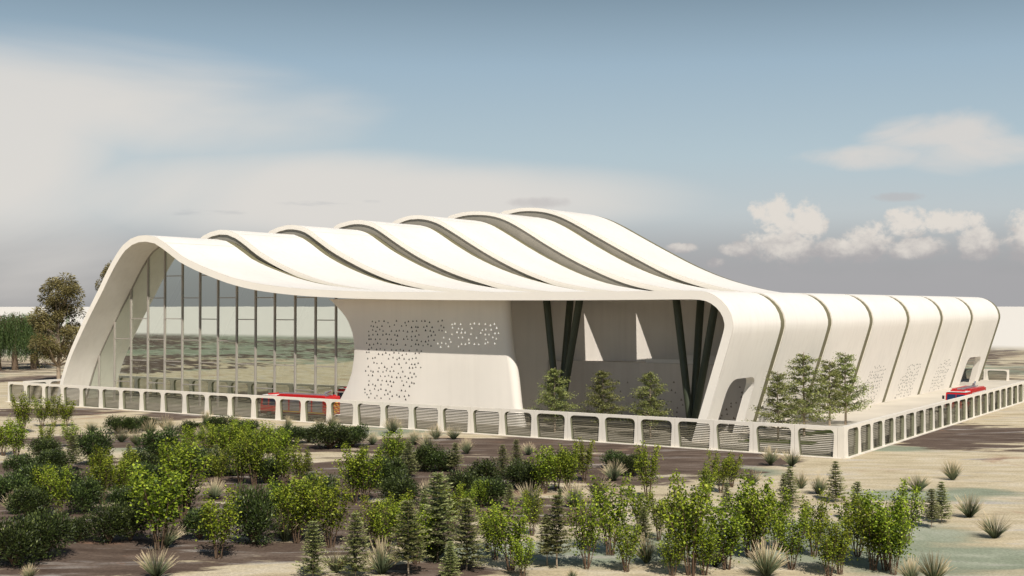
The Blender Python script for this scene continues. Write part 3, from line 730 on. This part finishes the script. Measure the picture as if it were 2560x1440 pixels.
B = [(560,1120,50,72),(650,1132,50,78),(480,1182,62,84),(605,1182,62,88),(350,1196,66,88),(165,1238,70,92),(92,1232,70,90),(425,1290,80,100),(1160,1240,60,80),(1420,1180,50,70),(990,1150,50,70),(296,1083,40,60),(326,1082,38,50),(365,1076,36,50),(476,1092,40,60),(540,1083,40,80),(615,1090,38,60),(720,1110,42,75),(772,1106,34,60),(825,1121,58,92),(868,1112,48,55),(236,1162,82,85),(116,1150,52,72),(52,1194,54,70),(131,1182,55,80),(22,1252,60,95),(210,1282,88,80),(397,1148,70,100),(34,1415,115,125),(109,1396,110,118),(195,1352,62,78),(275,1356,92,90),(325,1352,88,85),(320,1282,62,95),(499,1348,72,85),(634,1360,138,110),(544,1192,60,90),(667,1210,64,75),(800,1274,84,85),(705,1270,58,70),
 (880,1117,50,70),(1062,1178,62,78),(1103,1178,50,78),(1209,1221,68,85),(1224,1263,66,90),(1302,1221,64,82),(1338,1226,62,78),(1002,1264,78,95),(942,1218,74,75),(980,1215,70,70),(1539,1172,40,60),(1580,1190,54,56),(1085,1402,62,75),(450,1190,72,95),(365,1240,80,100),(75,1300,80,100)]
Cc = [(180,1177,85),(322,1165,52),(360,1170,42),(540,1188,70),(769,1194,66),(782,1445,132),(889,1442,148),(1021,1194,84),(916,1150,34),(1139,1182,72),(1257,1198,80),(1291,1176,70),(1094,1406,215),(1100,1325,130),(1167,1425,162),(1021,1440,180),(1274,1277,64),(1392,1419,165),(1368,1413,122),(1400,1275,48),(1610,1354,80),(1126,1450,88),(2089,1254,92),(1975,1268,92),(1960,1262,72),(2144,1300,92),(2329,1318,92),(2354,1305,92),(1817,1280,68),(1060,1290,60)]
D = [(304,1106,34),(341,1114,34),(375,1087,34),(412,1076,34),(427,1085,34),(229,1082,30),(514,1058,28),(585,1065,28),(502,1099,30),(718,1072,28),(830,1069,28),(802,1076,28),(38,1284,50),(536,1249,44),(412,1369,62),(592,1192,40),(712,1354,78),(390,1446,70),(75,1450,34),
 (982,1083,38),(1090,1099,32),(1135,1099,32),(1167,1134,34),(1036,1112,32),(1070,1126,40),(931,1112,28),(1321,1138,28),(1323,1266,54),(1434,1267,54),(1494,1245,54),(1533,1202,46),(954,1436,74),(1068,1242,36),(1617,1408,62),(840,1432,62),(1430,1452,28),
 (1926,1162,38),(1979,1166,40),(2046,1236,46),(2003,1222,36),(2382,1200,44),(2294,1230,48),(2423,1294,54),(2487,1346,60),(1881,1214,38),(1915,1442,76),(2335,1456,66),(2279,1456,54),(1787,1417,56)]
ROWS = [(1130, 'just outside the front fence'), (1200, 'in the rear planting row'), (1270, 'in the middle planting row'), (1370, 'in the near planting row'), (9999, 'at the bottom edge of the view')]
ORD = ['leftmost', 'second', 'third', 'fourth', 'fifth', 'sixth', 'seventh', 'eighth', 'ninth', 'tenth', 'eleventh', 'twelfth', 'thirteenth', 'fourteenth', 'fifteenth', 'sixteenth', 'seventeenth', 'eighteenth', 'nineteenth', 'twentieth', 'twenty first', 'twenty second', 'twenty third', 'twenty fourth', 'twenty fifth', 'twenty sixth']
def rowlist(lst, kind, what, group):
    prev = 0
    for lim, where in ROWS:
        for x0, x1, side in ((-99, 853, 'left part'), (853, 1707, 'middle part'), (1707, 9999, 'right part')):
            row = sorted([q for q in lst if prev <= q[1] < lim and x0 <= q[0] < x1])
            if not row: continue
            mean = sum(q[2] for q in row)/len(row)
            for i, q in enumerate(row):
                size = 'taller' if q[2] > mean*1.15 else ('smaller' if q[2] < mean*.85 else '')
                pos = 'only one' if len(row) == 1 else ('leftmost' if i == 0 else ('rightmost' if i == len(row)-1 else ORD[i]))
                wf = 1.0
                if kind == 'B': wf = q[3]/q[2]*1.0/1.12
                if kind == 'D': wf = 1.0
                if kind == 'A': wf = rp.uniform(.9, 1.2)
                plant(kind, q[0], q[1], q[2]*{'A': 1.1, 'B': 1.22, 'C': 1.08, 'D': 1.12}[kind], f'{size} {what} {where}, {pos} in its {side}'.strip(), group, wf)
        prev = lim
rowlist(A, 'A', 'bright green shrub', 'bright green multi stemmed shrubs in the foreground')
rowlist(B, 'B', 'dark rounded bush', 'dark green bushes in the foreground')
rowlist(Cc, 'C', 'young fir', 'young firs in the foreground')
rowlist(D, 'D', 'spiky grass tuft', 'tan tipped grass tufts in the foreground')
for px, py, h, lab in ((1387, 1080, 165, 'layered tree before the left raking columns of the court'), (1508, 1085, 165, 'layered tree in the middle of the shaded court'), (1626, 1094, 168, 'layered tree in the court nearest the right raking columns')):
    plant('E', px, py, h, lab, 'three trees in the shaded court', 1.0)
for px, py, h, lab in ((1945, 1104, 180, 'leftmost of four layered trees at the right wall'), (2010, 1091, 215, 'tall layered tree at the right wall, second from the left'), (2074, 1066, 170, 'third layered tree from the left, at the right wall'), (2114, 1062, 185, 'rightmost of four layered trees by the fence corner')):
    plant('E', px, py, h, lab, 'four trees at the right wall', 1.0)
plant('G', 147, 958, 262, 'golden brown tree with clumped crown left of the arch', None, 1.1)
plant('G', 282, 925, 262, 'golden brown tree mostly hidden behind the arch', None, .62)
for px, py, h, lab in ((8, 925, 150, 'weeping willow at the left edge of the view'), (38, 925, 152, 'weeping willow second from the left'), (90, 915, 140, 'weeping willow set slightly behind the others'), (84+20, 922, 146, 'weeping willow nearest the golden tree')):
    plant('W', px-(12 if px < 20 else 0)+(0 if px != 104 else -20), py, h, lab, 'weeping willows far left', 1.25)

# lawn strips inside the corner
def strip(px, name, label, matl):
    pts = [ground_at(*q) for q in px]; mb = MB(); mb.add([(p.x, p.y, .045) for p in pts], [tuple(range(len(pts)))])
    return tag(mb.build(name, matl), kind='structure')
for pl_ in ([(-12.8, 8.0), (-6.2, 8.3), (-5.2, 10.5), (-6.8, 12.4), (-12.6, 11.2)], [(-11.2, 16.5), (-9.4, 16.2), (-6.9, 22.5), (-7.4, 24.5), (-9.2, 24.0)]):
    gm = MB(); gm.add([(x, y, .035) for x, y in pl_], [tuple(range(5))])
    tag(gm.build('lawn', M['lawn']), kind='structure')

# ------------------------------------------------------------------ ground: one sheet to the horizon
def axis(lo, hi, step, far_lo, far_hi):
    xs = []; x = lo
    while x <= hi: xs.append(x); x += step
    s = step; x = lo
    while x > far_lo: s *= 1.22; x -= s; xs.insert(0, x)
    s = step; x = hi
    while x < far_hi: s *= 1.22; x += s; xs.append(x)
    return xs
GX = axis(-140, 50, .75, -9000, 9000); GYs = axis(-85, 20, .6, -9000, 12000)
def ell(px, py, rx, ry):
    c = ground_at(px, py); d = depth_of(c); return (c.x, c.y, rx*d/F, ry*d*d/(CAM.z*F))
BR = [ell(*e) for e in [(250,1370,520,55),(60,1195,300,45),(650,1290,480,55),(980,1190,380,48),(1400,1165,380,40),(1640,1150,190,42),(1760,1130,190,26),(2360,1085,230,32),(440,1037,90,11),(700,1190,260,38),(1250,1270,300,36),(900,1325,330,36),(1080,1425,130,22),(700,1120,200,12),(120,1030,160,10),(1250,1112,420,22),(330,1105,280,14),(60,1250,260,50),(1850,1150,140,14)]]
MI = [ell(*e) for e in [(1950,1345,520,55),(2330,1400,420,60),(1480,1385,260,40),(1860,1180,130,18),(930,1078,260,16),(450,1118,250,14),(2300,1240,200,16),(2240,1120,160,10),(60,1300,130,16),(1150,1380,160,28),(2450,1230,160,14)]]
rx_, ry_ = Vector((RT.x, RT.y)), Vector((FW.x, FW.y)).normalized()
def wsum(x, y, E):
    s = 0
    for cx, cy, a, b in E:
        d = Vector((x-cx, y-cy)); q = (d.dot(rx_)/a)**2+(d.dot(ry_)/b)**2
        if q < 6: s = max(s, math.exp(-q*.8))
    return s
gv = []; br = []; mi = []; pl = []
for y in GYs:
    for x in GX:
        near = -160 < x < 80 and -110 < y < 110
        zz = 0.0
        if -150 < x < 70 and y < -1 and y > -100:
            zz = (noise.noise(Vector((x*.09, y*.09, 3)))*.10+noise.noise(Vector((x*.35, y*.35, 8)))*.035)*min(1, (-y-1)/6)
        gv.append((x, y, zz-.012))
        nb = noise.fractal(Vector((x*.035, y*.035, 1.3)), 1.0, 2.0, 4)
        if near: b = wsum(x, y, BR); m = wsum(x, y, MI)
        else: b = .35+nb*.5; m = (1.0 if y < -110 and x < 60 else .38)+noise.fractal(Vector((x*.013, y*.03, 9.3)), 1.0, 2.0, 3)*.9
        br.append(b); mi.append(m)
        w = noise.noise(Vector((x*.01, y*.01, 4)))*10
        pl.append(min(1, max(0, (max(y-285-w, -262-y, -720-x, x-300)+4)/8)))
nx_ = len(GX); gf = [(j*nx_+i, j*nx_+i+1, (j+1)*nx_+i+1, (j+1)*nx_+i) for j in range(len(GYs)-1) for i in range(nx_-1)]
me = bpy.data.meshes.new('ground'); me.from_pydata(gv, [], gf)
for nm, dat in (('brown', br), ('mint', mi), ('plain', pl)):
    a = me.attributes.new(nm, 'FLOAT', 'POINT'); a.data.foreach_set('value', dat)
me.polygons.foreach_set('use_smooth', [True]*len(me.polygons))
def ground_mat():
    m, nt, b = new_mat('desert_ground'); L = nt.links.new
    tc = N(nt, 'ShaderNodeTexCoord')
    def nz(scale, det=6, rough=.55, dist=0.0, st=(1, 1, 1)):
        m0 = N(nt, 'ShaderNodeMapping'); m0.inputs['Rotation'].default_value = (0, 0, YAW)
        L(tc.outputs['Object'], m0.inputs['Vector'])
        mp = N(nt, 'ShaderNodeMapping'); mp.inputs['Scale'].default_value = st; L(m0.outputs['Vector'], mp.inputs['Vector'])
        n = N(nt, 'ShaderNodeTexNoise'); n.inputs['Scale'].default_value = scale; n.inputs['Detail'].default_value = det; n.inputs['Roughness'].default_value = rough; n.inputs['Distortion'].default_value = dist
        L(mp.outputs['Vector'], n.inputs['Vector']); return n.outputs['Fac']
    def math_(op, a, bb, c=None):
        n = N(nt, 'ShaderNodeMath', operation=op)
        for i, v in enumerate((a, bb, c)):
            if v is None: continue
            if isinstance(v, (int, float)): n.inputs[i].default_value = v
            else: L(v, n.inputs[i])
        return n.outputs[0]
    def sm(v, lo, hi):
        n = N(nt, 'ShaderNodeMapRange', interpolation_type='SMOOTHSTEP'); n.inputs['From Min'].default_value = lo; n.inputs['From Max'].default_value = hi
        L(v, n.inputs['Value']); return n.outputs['Result']
    def mix(f, a, c, mode='MIX'):
        n = N(nt, 'ShaderNodeMix', data_type='RGBA', blend_type=mode)
        if isinstance(f, (int, float)): n.inputs[0].default_value = f
        else: L(f, n.inputs[0])
        for i, v in ((6, a), (7, c)):
            if isinstance(v, tuple): n.inputs[i].default_value = (*v, 1)
            else: L(v, n.inputs[i])
        return n.outputs[2]
    def att(nm): return N(nt, 'ShaderNodeAttribute', attribute_name=nm).outputs['Fac']
    big = nz(.16, 8, .6, .4, (.5, 1, 1)); med = nz(.55, 8, .6, .4, (.35, 1, 1)); fine = nz(6, 6, .7); tiny = nz(38, 4, .7)
    streak = nz(.30, 8, .62, .5, (.38, 1, 1))
    cream = ramp(nt, [(.3, (.42, .345, .225)), (.5, (.56, .475, .325)), (.7, (.64, .565, .44))]); L(med, cream.inputs['Fac'])
    brown = ramp(nt, [(.3, (.08, .055, .042)), (.55, (.135, .098, .076)), (.75, (.22, .175, .145))]); L(med, brown.inputs['Fac'])
    mint = ramp(nt, [(.3, (.19, .21, .145)), (.55, (.28, .31, .225)), (.72, (.45, .455, .36))]); L(big, mint.inputs['Fac'])
    c = mix(sm(math_('ADD', att('mint'), math_('MULTIPLY', math_('SUBTRACT', big, .5), 2.2)), .30, .85), cream.outputs['Color'], mint.outputs['Color'])
    c = mix(sm(math_('ADD', att('brown'), math_('MULTIPLY', math_('SUBTRACT', streak, .5), 2.0)), .30, .50), c, brown.outputs['Color'])
    wisp = math_('MULTIPLY', sm(nz(.55, 9, .62, .35, (.22, 1, 1)), .54, .70), .8)
    c = mix(wisp, c, (.46, .425, .39))
    rust = math_('MULTIPLY', sm(nz(.11, 6, .6, 1.0), .60, .70), .45)
    c = mix(rust, c, (.36, .20, .13))
    c = mix(.75, c, mix(sm(fine, .25, .75), (.62, .62, .62), (1.25, 1.25, 1.25)), 'MULTIPLY')
    c = mix(math_('MULTIPLY', sm(tiny, .66, .72), .55), c, (.05, .038, .03))
    c = mix(att('plain'), c, (.74, .70, .64))
    L(c, b.inputs['Base Color']); b.inputs['Roughness'].default_value = .95; b.inputs['Specular IOR Level'].default_value = .1
    bp = N(nt, 'ShaderNodeBump'); bp.inputs['Strength'].default_value = .35; bp.inputs['Distance'].default_value = .12
    L(fine, bp.inputs['Height']); L(bp.outputs['Normal'], b.inputs['Normal'])
    return m
me.materials.append(ground_mat())
tag(link('ground', me), kind='structure')
pv = MB(); pv.box(-118.2, -.1, .45, 130.5, -.05, .012)
tag(pv.build('pavement', M['pave']), kind='structure')

pv = MB(); pv.box(-19, -.1, 4.6, 130.5, .013, .020)
tag(pv.build('path', M['pave2']), kind='structure')

# ------------------------------------------------------------------ sky, sun, camera
w = bpy.data.worlds.new('World'); sc.world = w; w.use_nodes = True; nt = w.node_tree; L = nt.links.new
bg = nt.nodes['Background']
tc = N(nt, 'ShaderNodeTexCoord'); sx = N(nt, 'ShaderNodeSeparateXYZ'); L(tc.outputs['Generated'], sx.inputs[0])
def mth(op, a, b=None, c=None):
    n = N(nt, 'ShaderNodeMath', operation=op)
    for i, v in enumerate((a, b, c)):
        if v is None: continue
        if isinstance(v, (int, float)): n.inputs[i].default_value = v
        else: L(v, n.inputs[i])
    return n.outputs[0]
def mixc(f, a, c):
    n = N(nt, 'ShaderNodeMix', data_type='RGBA')
    if isinstance(f, (int, float)): n.inputs[0].default_value = f
    else: L(f, n.inputs[0])
    for i, v in ((6, a), (7, c)):
        if isinstance(v, tuple): n.inputs[i].default_value = (*v, 1)
        else: L(v, n.inputs[i])
    return n.outputs[2]
def sms(v, lo, hi):
    n = N(nt, 'ShaderNodeMapRange', interpolation_type='SMOOTHSTEP'); n.inputs['From Min'].default_value = lo; n.inputs['From Max'].default_value = hi
    L(v, n.inputs['Value']); return n.outputs['Result']
el = mth('MULTIPLY', mth('ARCSINE', sx.outputs[2]), 180/pi)
az = mth('SUBTRACT', mth('MULTIPLY', mth('ARCTAN2', sx.outputs[0], sx.outputs[1]), 180/pi), math.degrees(YAW))   # degrees right of the building's view axis
r = ramp(nt, [(0, (.36, .36, .37)), (.010, (.38, .38, .39)), (.028, (.45, .46, .475)), (.045, (.58, .63, .65)), (.075, (.50, .615, .675)), (.12, (.38, .51, .615)), (.155, (.235, .33, .41)), (.25, (.12, .17, .24)), (1, (.055, .085, .14))])
L(mth('DIVIDE', el, 90.0), r.inputs['Fac'])
sky = N(nt, 'ShaderNodeTexSky', sky_type='NISHITA'); sky.sun_disc = False; sky.sun_elevation = SUN_EL; sky.sun_rotation = pi-SUN_AZ
sky.air_density = 1.0; sky.dust_density = 2.0
nis = N(nt, 'ShaderNodeMix', data_type='RGBA', blend_type='MULTIPLY'); nis.inputs[0].default_value = 1; L(sky.outputs[0], nis.inputs[6]); nis.inputs[7].default_value = (.05, .05, .05, 1)
col = mixc(.15, r.outputs['Color'], nis.outputs[2])
cv = N(nt, 'ShaderNodeCombineXYZ'); L(az, cv.inputs[0]); L(el, cv.inputs[1])
def cnoise(sx_, sy_, scale, det=6, rough=.55, dist=0, off=0):
    mp = N(nt, 'ShaderNodeMapping'); mp.inputs['Scale'].default_value = (sx_, sy_, 1); mp.inputs['Location'].default_value = (off, off*.7, 0)
    L(cv.outputs[0], mp.inputs['Vector']); n = N(nt, 'ShaderNodeTexNoise'); n.inputs['Scale'].default_value = scale; n.inputs['Detail'].default_value = det
    n.inputs['Roughness'].default_value = rough; n.inputs['Distortion'].default_value = dist; L(mp.outputs['Vector'], n.inputs['Vector']); return n.outputs['Fac']
def blob(u, e, ru, re):
    a = mth('POWER', mth('DIVIDE', mth('SUBTRACT', az, u), ru), 2); b = mth('POWER', mth('DIVIDE', mth('SUBTRACT', el, e), re), 2)
    return mth('SUBTRACT', 1.0, mth('ADD', a, b))
def mx_(vals):
    o = vals[0]
    for v in vals[1:]: o = mth('MAXIMUM', o, v)
    return o
# thin high cloud on the left and a band above the roofs
hz = cnoise(.035, .11, 1.0, 5, .5, .6, 3)
left = mx_([blob(-20, 9.0, 14, 3.6), blob(-12, 5.0, 17, 2.2), blob(-4, 5.0, 12, 1.7), blob(-22, 6, 7, 6)])
f = mth('MULTIPLY', sms(mth('ADD', left, mth('MULTIPLY', mth('SUBTRACT', hz, .5), 3.0)), -.35, 1.1), .88)
col = mixc(f, col, (.74, .705, .66))
# small grey strips
f = mth('MULTIPLY', sms(mth('ADD', mx_([blob(-14, 4.15, 2.0, .16), blob(-9.0, 4.6, 1.6, .14), blob(-6.4, 4.75, .55, .1)]), mth('MULTIPLY', mth('SUBTRACT', cnoise(.6, 3.5, 1.4, 7), .5), 4.5)), 0, 1.6), .30)
col = mixc(f, col, (.40, .42, .45))
# veil on the right
f = mth('MULTIPLY', sms(mth('ADD', mx_([blob(18.7, 7.4, 4.2, 1.1), blob(16.2, 6.6, 3.5, .7), blob(20.5, 6.6, 4, 1.0)]), mth('MULTIPLY', mth('SUBTRACT', cnoise(.18, .45, 1, 6, .55, .5), .5), 2.6)), -.1, 1.1), .85)
col = mixc(f, col, (.70, .665, .63))
# low haze bank under the cumulus
f = mth('MULTIPLY', mth('MULTIPLY', sms(mth('ADD', el, mth('MULTIPLY', mth('SUBTRACT', cnoise(.3, .5, 1, 5), .5), 2.2)), 2.6, 1.2), sms(az, 3.5, 9.0)), .85)
col = mixc(f, col, (.40, .395, .405))
# cumulus
cn = mth('ADD', mth('MULTIPLY', cnoise(1, 1.15, .75, 10, .62, .4, 5), .65), mth('MULTIPLY', cnoise(1, 1.1, 2.4, 8, .6, .3, 9), .35)); cn2 = cnoise(1, 1.3, .9, 7, .6, .2, 11)
body = mx_([blob(11.9, 3.9, 0.96, 0.98), blob(13.3, 3.7, 0.86, 1.09), blob(12.3, 2.7, 1.73, 0.98), blob(14.4, 2.5, 1.32, 0.51), blob(10.2, 2.55, 0.81, 0.36), blob(16.0, 2.85, 1.12, 0.88), blob(17.6, 3.55, 1.01, 0.68), blob(19.3, 3.6, 1.52, 0.51), blob(20.4, 2.7, 0.91, 0.83), blob(17.9, 2.5, 1.63, 0.51), blob(7.7, 2.6, 0.81, 0.23), blob(9.2, 1.9, 0.51, 0.26), blob(23.0, 3.0, 1.63, 1.24)])
edge = mth('ADD', body, mth('MULTIPLY', mth('SUBTRACT', cn, .47), 5.2))
shade = sms(mth('ADD', mth('ADD', el, mth('MULTIPLY', mth('SUBTRACT', cn2, .5), 3.6)), mth('MULTIPLY', body, .5)), 1.9, 3.9)
cc = mixc(shade, (.42, .405, .41), (.76, .71, .65))
col = mixc(mth('MULTIPLY', sms(edge, -.1, .85), .95), col, cc)
f = mth('MULTIPLY', sms(mth('ADD', mx_([blob(17.2, 4.75, 1.3, .25), blob(1.2, 4.7, 1.7, .32)]), mth('MULTIPLY', mth('SUBTRACT', cn, .5), 2)), 0, 1), .5)
col = mixc(f, col, (.48, .45, .45))
L(col, bg.inputs['Color']); bg.inputs['Strength'].default_value = 1.0

sl = bpy.data.lights.new('sun', 'SUN'); sl.energy = 5.0; sl.angle = radians(.5); sl.color = (1.0, .94, .85)
so = bpy.data.objects.new('sun', sl); COL.objects.link(so); so.rotation_euler = SUN.to_track_quat('Z', 'Y').to_euler()
cd = bpy.data.cameras.new('camera'); co = bpy.data.objects.new('camera', cd); COL.objects.link(co); sc.camera = co
cd.sensor_width = 36; cd.lens = 36*F/2560; cd.clip_start = .5; cd.clip_end = 30000
co.matrix_world = Matrix(((RT.x, UP.x, -FW.x, CAM.x), (RT.y, UP.y, -FW.y, CAM.y), (RT.z, UP.z, -FW.z, CAM.z), (0, 0, 0, 1)))
sc.render.resolution_x = 1024; sc.render.resolution_y = 576
sc.view_settings.view_transform = 'Standard'; sc.view_settings.look = 'None'; sc.view_settings.exposure = 0
sc.render.engine = 'CYCLES'; sc.cycles.max_bounces = 8; sc.cycles.transparent_max_bounces = 24
sc.cycles.use_denoising = True
